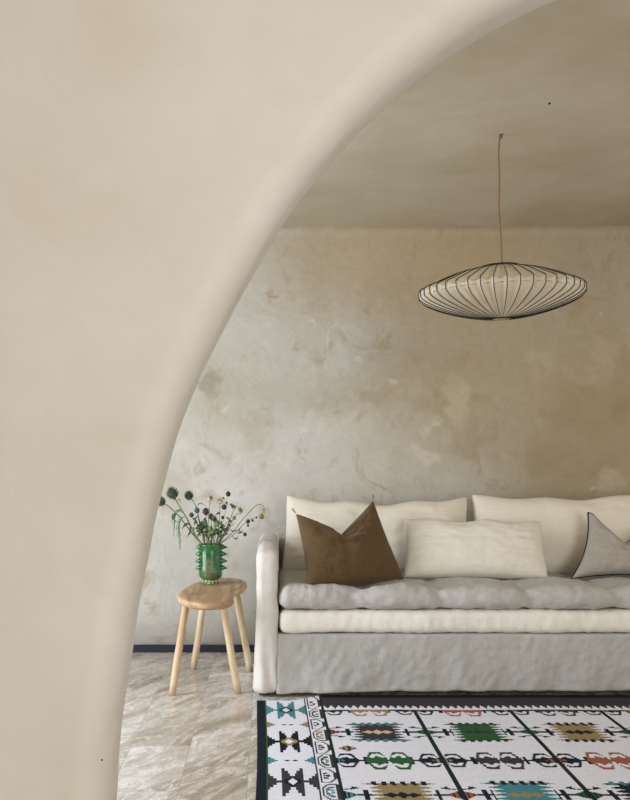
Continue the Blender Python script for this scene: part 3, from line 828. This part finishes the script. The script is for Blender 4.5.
def fuzzy_head(e, c, r, core='pale_head', fuzz='pale_head', top='lime'):
    r *= 1.4
    c = Vector(c); bm = bmesh.new(); add_blob(bm, c, r*.72, 2, (1, 1, .9), .15, 3)
    for k in range(34):
        z = 1-2*(k+.5)/34; a = k*2.39996; s = math.sqrt(1-z*z); v = Vector((s*math.cos(a), s*math.sin(a), z*.9+.1))
        add_tube(bm, [c+v*r*.6, c+v*r*1.0+Vector((0, 0, r*.1)), c+v*r*1.45+Vector((0, 0, r*.35))], [.0010, .0007, .0003], 4)
    hd = obj('flower_head', bm, M[core], e)
    if top:
        bm = bmesh.new(); add_blob(bm, c+Vector((r*.15, -r*.42, r*.15)), r*.42, 2, (1, 1, 1), .2, 3); obj('seed_cap', bm, M[top], hd)
def ball(e, c, r, m, name='bud', tip=False):
    bm = bmesh.new(); add_blob(bm, c, r, 2, (1, 1, 1.05), .12, 2.5)
    if tip: add_tube(bm, [Vector(c)+Vector((0, 0, r*.8)), Vector(c)+Vector((0, 0, r*1.9))], [.0012, .0005], 5)
    else:
        for k in range(5):
            a = k*2*PI/5; v = Vector((math.cos(a)*.5, math.sin(a)*.5, .9)); add_tube(bm, [Vector(c)+v*r*.7, Vector(c)+v*r*1.35], [.0008, .0003], 4)
    obj(name, bm, M[m], e)
def leaf(e, pts_, w_, m='leaf', name='leaf'):
    pts_ = spline(pts_, 5); bm = bmesh.new(); L = []; n = len(pts_)
    for k, p in enumerate(pts_):
        t = (pts_[min(k+1, n-1)]-pts_[max(k-1, 0)]).normalized(); s = t.cross(Vector((0.25, 1, 0))).normalized()
        ww = w_*math.sin(PI*min(.98, (k+.6)/n))*(1+.35*math.sin(k*2.1))
        L.append([bm.verts.new(p-s*ww), bm.verts.new(p+Vector((0, .0022, 0))), bm.verts.new(p+s*ww), bm.verts.new(p+Vector((0, -.0010, 0)))])
    for a, b in zip(L, L[1:]):
        for q in range(4): bm.faces.new((a[q], a[(q+1) % 4], b[(q+1) % 4], b[q]))
    bm.faces.new(L[0]); bm.faces.new(L[-1])
    obj(name, bm, M[m], e)

# thistles at the left
e, tp = stem_thing('thistle', 'large dark green thistle, the biggest spiky head, highest at the left of the vase', [(172.5, 494, -.02), (178, 504, -.02), (187, 519, -.02), (194, 533, -.02), (200, 545, -.02)], .0042)
thistle_head(e, tp[0], .031, (-.3, -.2, 1))
leaf(e, [F3(176, 503, -.02), F3(179, 499, -.03), F3(181, 503, -.03)], .004, 'leaf')
leaf(e, [F3(185, 517, -.02), F3(180, 519, -.04), F3(178, 528, -.05), F3(179.5, 540, -.05), F3(180, 551, -.05)], .0085)
leaf(e, [F3(183, 513, -.02), F3(178, 511, -.03), F3(174, 517, -.03), F3(174, 527, -.03), F3(173.5, 537, -.03)], .006)
leaf(e, [F3(190, 525, -.02), F3(186, 524, -.03), F3(182, 529, -.03)], .005, 'leaf_dark')
leaf(e, [F3(190, 526, -.02), F3(190, 532, -.04), F3(187, 537, -.04)], .005, 'leaf_dark')
leaf(e, [F3(181, 509, -.02), F3(176, 512, -.03), F3(173.5, 519, -.03), F3(177, 522, -.03)], .006, 'leaf_dark')
e, tp = stem_thing('thistle', 'dark green thistle leaning furthest left, its head partly behind the arch edge', [(161, 502, .0), (168, 506, 0), (178, 515, 0), (188, 528, 0), (196, 538, 0), (201, 545, 0)], .003, 'stem_dark')
thistle_head(e, tp[0], .027, (-.8, -.1, .5))
leaf(e, [F3(177, 514, 0), F3(173, 515, -.01), F3(172, 521, -.01)], .005, 'leaf_dark')
e, tp = stem_thing('thistle', 'round dark thistle second from the left, on a bent stem', [(189, 496, .02), (193, 501, .02), (196, 507, .02), (199, 519, .02), (203, 533, .01), (205, 545, .01)], .0024, 'stem_dark')
thistle_head(e, tp[0], .023, (-.1, -.5, .8))
ball(e, F3(191.5, 515, .01), .012, 'thistle')
leaf(e, [F3(196, 508, .02), F3(200, 503, .02), F3(206, 506, .02)], .0022, 'leaf_dark')
e, tp = stem_thing('globe_thistle', 'small blue globe thistle head left of the pale seed heads', [(197, 510.5, -.03), (198.5, 520, -.03), (202, 533, -.02), (205, 545, -.02)], .002)
ball(e, tp[0], .0135, 'blue_head', 'flower_head')
leaf(e, [F3(198, 515, -.03), F3(195, 520, -.035), F3(198, 526, -.035)], .005, 'leaf_dark')
ball(e, F3(193, 529, -.03), .009, 'leaf')
# pale seed heads
e, tp = stem_thing('scabious', 'pale seed head with lime centre on the straight upright stem', [(210, 498.5, -.03), (208.8, 515, -.03), (208, 530, -.02), (208, 545, -.02)], .0023)
fuzzy_head(e, tp[0], .0155)
e, tp = stem_thing('scabious', 'small pinkish seed head just right of the lime-centred one', [(220, 501.5, 0), (219.6, 515, 0), (218.5, 530, 0), (217, 545, 0)], .0022)
fuzzy_head(e, tp[0], .0135, top=None)
e, tp = stem_thing('scabious', 'largest pale fuzzy seed head, at the right of the bunch', [(239, 511, -.02), (233, 520, -.02), (226, 532, -.01), (219, 545, -.01)], .0024)
fuzzy_head(e, tp[0], .0195); ball(e, F3(234, 518, -.03), .010, 'lime')
e, tp = stem_thing('scabious', 'seed head hanging from the arching stem at the far right', [(262.5, 513, 0), (264, 507.5, 0), (260, 504.2, 0), (254, 507.5, 0), (243, 519, 0), (232, 533, 0), (221, 545, 0)], .0019)
fuzzy_head(e, F3(262.5, 511.5), .0115, top=None); ball(e, F3(261.5, 516.5, -.01), .0125, 'lime'); 
leaf(e, [F3(263, 508, 0), F3(267, 509, 0), F3(270, 513, 0)], .0008, 'leaf_dark')
e, tp = stem_thing('scabious', 'short stem with a lime bud low in front of the bunch, left one', [(210, 529, -.04), (209.5, 537, -.035), (209, 545, -.03)], .002)
ball(e, tp[0], .011, 'lime'); 
e, tp = stem_thing('scabious', 'short stem with a lime bud low in front of the bunch, right one', [(217, 524, -.035), (215.5, 534, -.03), (214, 545, -.03)], .002)
ball(e, tp[0], .012, 'lime'); ball(e, F3(221, 523, -.02), .008, 'lime')
# purple thistles in the middle
for lab, (hx, hy), r0 in (('dark purple spiky head in the middle of the bunch behind the straight stem', (206, 512), .019), ('dark purple spiky head just below the first purple one', (211, 517), .016), ('small purple head lowest in the middle of the bunch', (214.5, 519.5), .014)):
    e, tp = stem_thing('thistle', lab, [(hx, hy, .03), (hx+.5, 530, .03), (211, 545, .02)], .002, 'stem_dark'); thistle_head(e, tp[0], r0, (0, -.2, 1), 'purple')
# berry twigs
e, tp = stem_thing('berry_twig', 'thin upright twig with dark round berries, topmost in the bunch', [(228, 493, .01), (227, 500, .01), (226, 510, .01), (222, 523, .01), (218, 535, .01), (215, 545, .01)], .0010, 'stem_dark')
for k, (x, y, r0) in enumerate([(228.2, 494, .0125), (224, 507, .013), (233, 506.5, .0095), (222.7, 517.5, .0085), (226.5, 503, .006), (231, 504.5, .0055), (223.5, 498, .005)]): 
    ball(e, F3(x, y, .005+.004*k % .01), r0, 'berry' if k < 4 else 'leaf_dark', 'berry', tip=(k < 3))
for tw in ([F3(226.5, 505, .01), F3(230, 505, .01), F3(233, 506, .01)], [F3(223, 520, .01), F3(222.7, 517.5, .005)], [F3(226.8, 503, .01), F3(223.5, 498, .005)]):
    bm = bmesh.new(); add_tube(bm, tw, .0007, 5); obj('side_twig', bm, M['stem_dark'], e)
e, tp = stem_thing('berry_twig', 'trailing twig with dark berries reaching low to the right', [(257, 517, -.02), (249, 520, -.02), (240, 528, -.02), (232, 536, -.02), (224, 545, -.015)], .0013, 'stem_dark')
for k, (x, y, r0) in enumerate([(248, 521.5, .0105), (252.5, 520.5, .0065), (245, 534.5, .0090), (248, 525.5, .0065), (256.5, 517.5, .005)]): ball(e, F3(x, y, -.02), r0, 'berry', 'berry')
for a in ([(241, 527), (239, 531), (244.5, 533)], [(238, 530), (233, 531), (230, 529)], [(236, 532), (240, 533), (243, 530)], [(232, 536), (236, 539), (238, 536)]):
    leaf(e, [F3(x, y, -.022) for x, y in a], .0032, 'stem_dark', 'leaf')
e, tp = stem_thing('bud_stalk', 'bare slender stalk with a little green bud leaning right of centre', [(235, 507, .02), (231, 517, .02), (225, 531, .01), (218, 545, .01)], .0024)
ball(e, tp[0], .007, 'leaf_dark')
leaf(e, [F3(227, 526, .02), F3(231, 526, .02), F3(235, 522, .02)], .0016, 'leaf_dark')
rs = random.Random(5)
for k, (x, y) in enumerate([(200, 524), (203, 520), (205, 527), (213, 528), (221, 530), (225, 526), (207, 522), (216, 514), (230, 519), (196, 520)]):
    lab = ['short leafy sprig at the left edge of the vase mouth', 'leafy sprig rising behind the blue globe thistle', 'low leafy sprig left of the vase centre', 'low leafy sprig between the two lime buds', 'low leafy sprig right of the vase centre', 'short leafy sprig at the right of the vase mouth',
           'leafy sprig directly behind the straight upright stem', 'tallest leafy sprig, beside the small pinkish seed head', 'leafy sprig below the largest fuzzy seed head', 'leafy sprig crossing behind the large thistle stem'][k]
    dd = .02*(1 if k % 2 else -1)
    e, tp = stem_thing('leafy_sprig', lab, [(x, y, dd), (x+(211-x)*.35, y+9, dd), (x+(211-x)*.5, 545, dd)], .0016, 'stem' if k % 2 else 'stem_dark')
    for q in range(6):
        yy = y+1+q*(538-y)/6; xx = x+(211-x)*.5*(yy-y)/(545-y); sx = rs.choice((-1, 1))*rs.uniform(3, 5)
        leaf(e, [F3(xx, yy, dd), F3(xx+sx*.5, yy-2, dd-.01), F3(xx+sx, yy+rs.uniform(-3, 2), dd-.01)], .0055, rs.choice(('leaf_dark', 'stem', 'leaf_dark')))

# ------------------------------------------------------------------ pendant lamp
LC = Vector(((501.3-VX)*4.0/F, 4.0, 0))
lamp = empty('pendant_lamp', (LC.x, LC.y, 1.87), 'cream saucer-shaped pendant lamp with black ribs hanging from the ceiling on a copper cord', 'lamp')
zs = lambda y: H0+(457-y)*4.0/F
lp = spline([(.036, 0, 1.654), (.10, 0, 1.661), (.18, 0, 1.679), (.25, 0, 1.701), (.300, 0, 1.723), (.3215, 0, 1.740), (.3255, 0, 1.750), (.3250, 0, 1.770), (.317, 0, 1.777), (.27, 0, 1.797), (.20, 0, 1.826), (.13, 0, 1.846), (.072, 0, 1.858)], 3)
NR = 42; SUB = 6
tilt = Matrix.Translation(Vector((LC.x, LC.y, 1.76))) @ Matrix.Rotation(-.024, 4, 'Y') @ Matrix.Translation(-Vector((LC.x, LC.y, 1.76)))
def lpt(k, r, z): 
    a = 2*PI*k/NR+.06; return tilt @ Vector((LC.x+r*math.cos(a), LC.y+r*math.sin(a), z))
bm = bmesh.new(); cols_ = []
for k in range(NR*SUB):
    f = (k % SUB)/SUB; sag = math.sin(PI*f); col = []
    for q, p in enumerate(lp):
        t = (lp[min(q+1, len(lp)-1)]-lp[max(q-1, 0)]).normalized(); nr = Vector((t.z, 0, -t.x))  # outward
        am = .055*p.x*sag
        col.append(bm.verts.new(lpt(k/SUB, p.x-nr.x*am, p.z-nr.z*am)))
    cols_.append(col)
for k in range(len(cols_)):
    a, b = cols_[k], cols_[(k+1) % len(cols_)]
    for q in range(len(lp)-1): bm.faces.new((a[q], b[q], b[q+1], a[q+1]))
shade = obj('lamp_shade', bm, M['paper'], lamp)
for k in range(NR):
    bm = bmesh.new(); pp = []
    for q, p in enumerate(lp):
        t = (lp[min(q+1, len(lp)-1)]-lp[max(q-1, 0)]).normalized(); nr = Vector((t.z, 0, -t.x))
        pp.append(lpt(k, p.x+nr.x*.0008, p.z+nr.z*.0008))
    add_tube(bm, pp, [.0007+.0010*min(1, p.x/.25) for p in lp], 5); obj('rib', bm, M['rib'], lamp)
for r0, z in ((.036, 1.654), (.072, 1.862)):
    bm = bmesh.new(); add_tube(bm, [lpt(k*NR/24, r0, z) for k in range(25)], .0032, 6, False); obj('ring', bm, M['rib'], lamp)
bm = bmesh.new(); add_lathe(bm, [(.020, 0), (.022, .003), (.022, .05), (.018, .058), (.006, .066)], (LC.x, LC.y, 1.80), 20); obj('bulb_socket', bm, M['dark_wood'], lamp)
bm = bmesh.new(); add_lathe(bm, [(.031, 0), (.034, .002), (.034, .014), (.031, .016)], (LC.x, LC.y, 1.650), 24); obj('bottom_cap', bm, M['tassel'], lamp)
bm = bmesh.new()
for a in (0, 2*PI/3, 4*PI/3): add_tube(bm, [Vector((LC.x, LC.y, 1.862)), Vector((LC.x+.071*math.cos(a), LC.y+.071*math.sin(a), 1.862))], .0016, 5)
obj('spider_frame', bm, M['rib'], lamp)
cx = [(502.0, 264), (501.6, 255), (500.6, 235), (499.3, 215), (498.8, 205), (499.4, 185), (499.0, 165), (498.6, 152), (499.2, 143), (500.2, 136)]
cpts = spline([P(x, y, 4.0) for x, y in cx], 5); cpts[0] = Vector((LC.x, LC.y, 1.860)); cpts[-1].z = CH-.006
bm = bmesh.new(); add_tube(bm, cpts, .0034, 8); obj('cord', bm, M['cord'], lamp)
bm = bmesh.new(); c = P(501, 135, 4.0); add_lathe(bm, [(.002, -.016), (.0055, -.014), (.0065, -.008), (.008, -.002), (.008, 0.0)], (c.x, c.y, CH), 16); obj('ceiling_hook', bm, M['metal'], lamp)

# ------------------------------------------------------------------ small marks in the plaster
q = PZ(549.5, 103, CH) if False else None
D = F*(CH-H0)/(457-103); c = Vector(((549.5-VX)*D/F, D, CH))
bm = bmesh.new(); add_lathe(bm, [(.0015, -.006), (.0035, -.005), (.0045, -.002), (.0045, 0)], (c.x, c.y, c.z), 12)
tag(obj('screw', bm, M['black']), 'small dark screw in the plaster ceiling near the pendant cord', 'screw')
c = P(102, 760, YA0+.012); bm = bmesh.new(); ret = bmesh.ops.create_uvsphere(bm, u_segments=10, v_segments=6, radius=.0022)
for v in ret['verts']: v.co = Vector((v.co.x, v.co.y*1.0, v.co.z))+c
tag(obj('nail', bm, M['black']), 'tiny dark nail head low on the plaster beside the arch opening', 'nail')
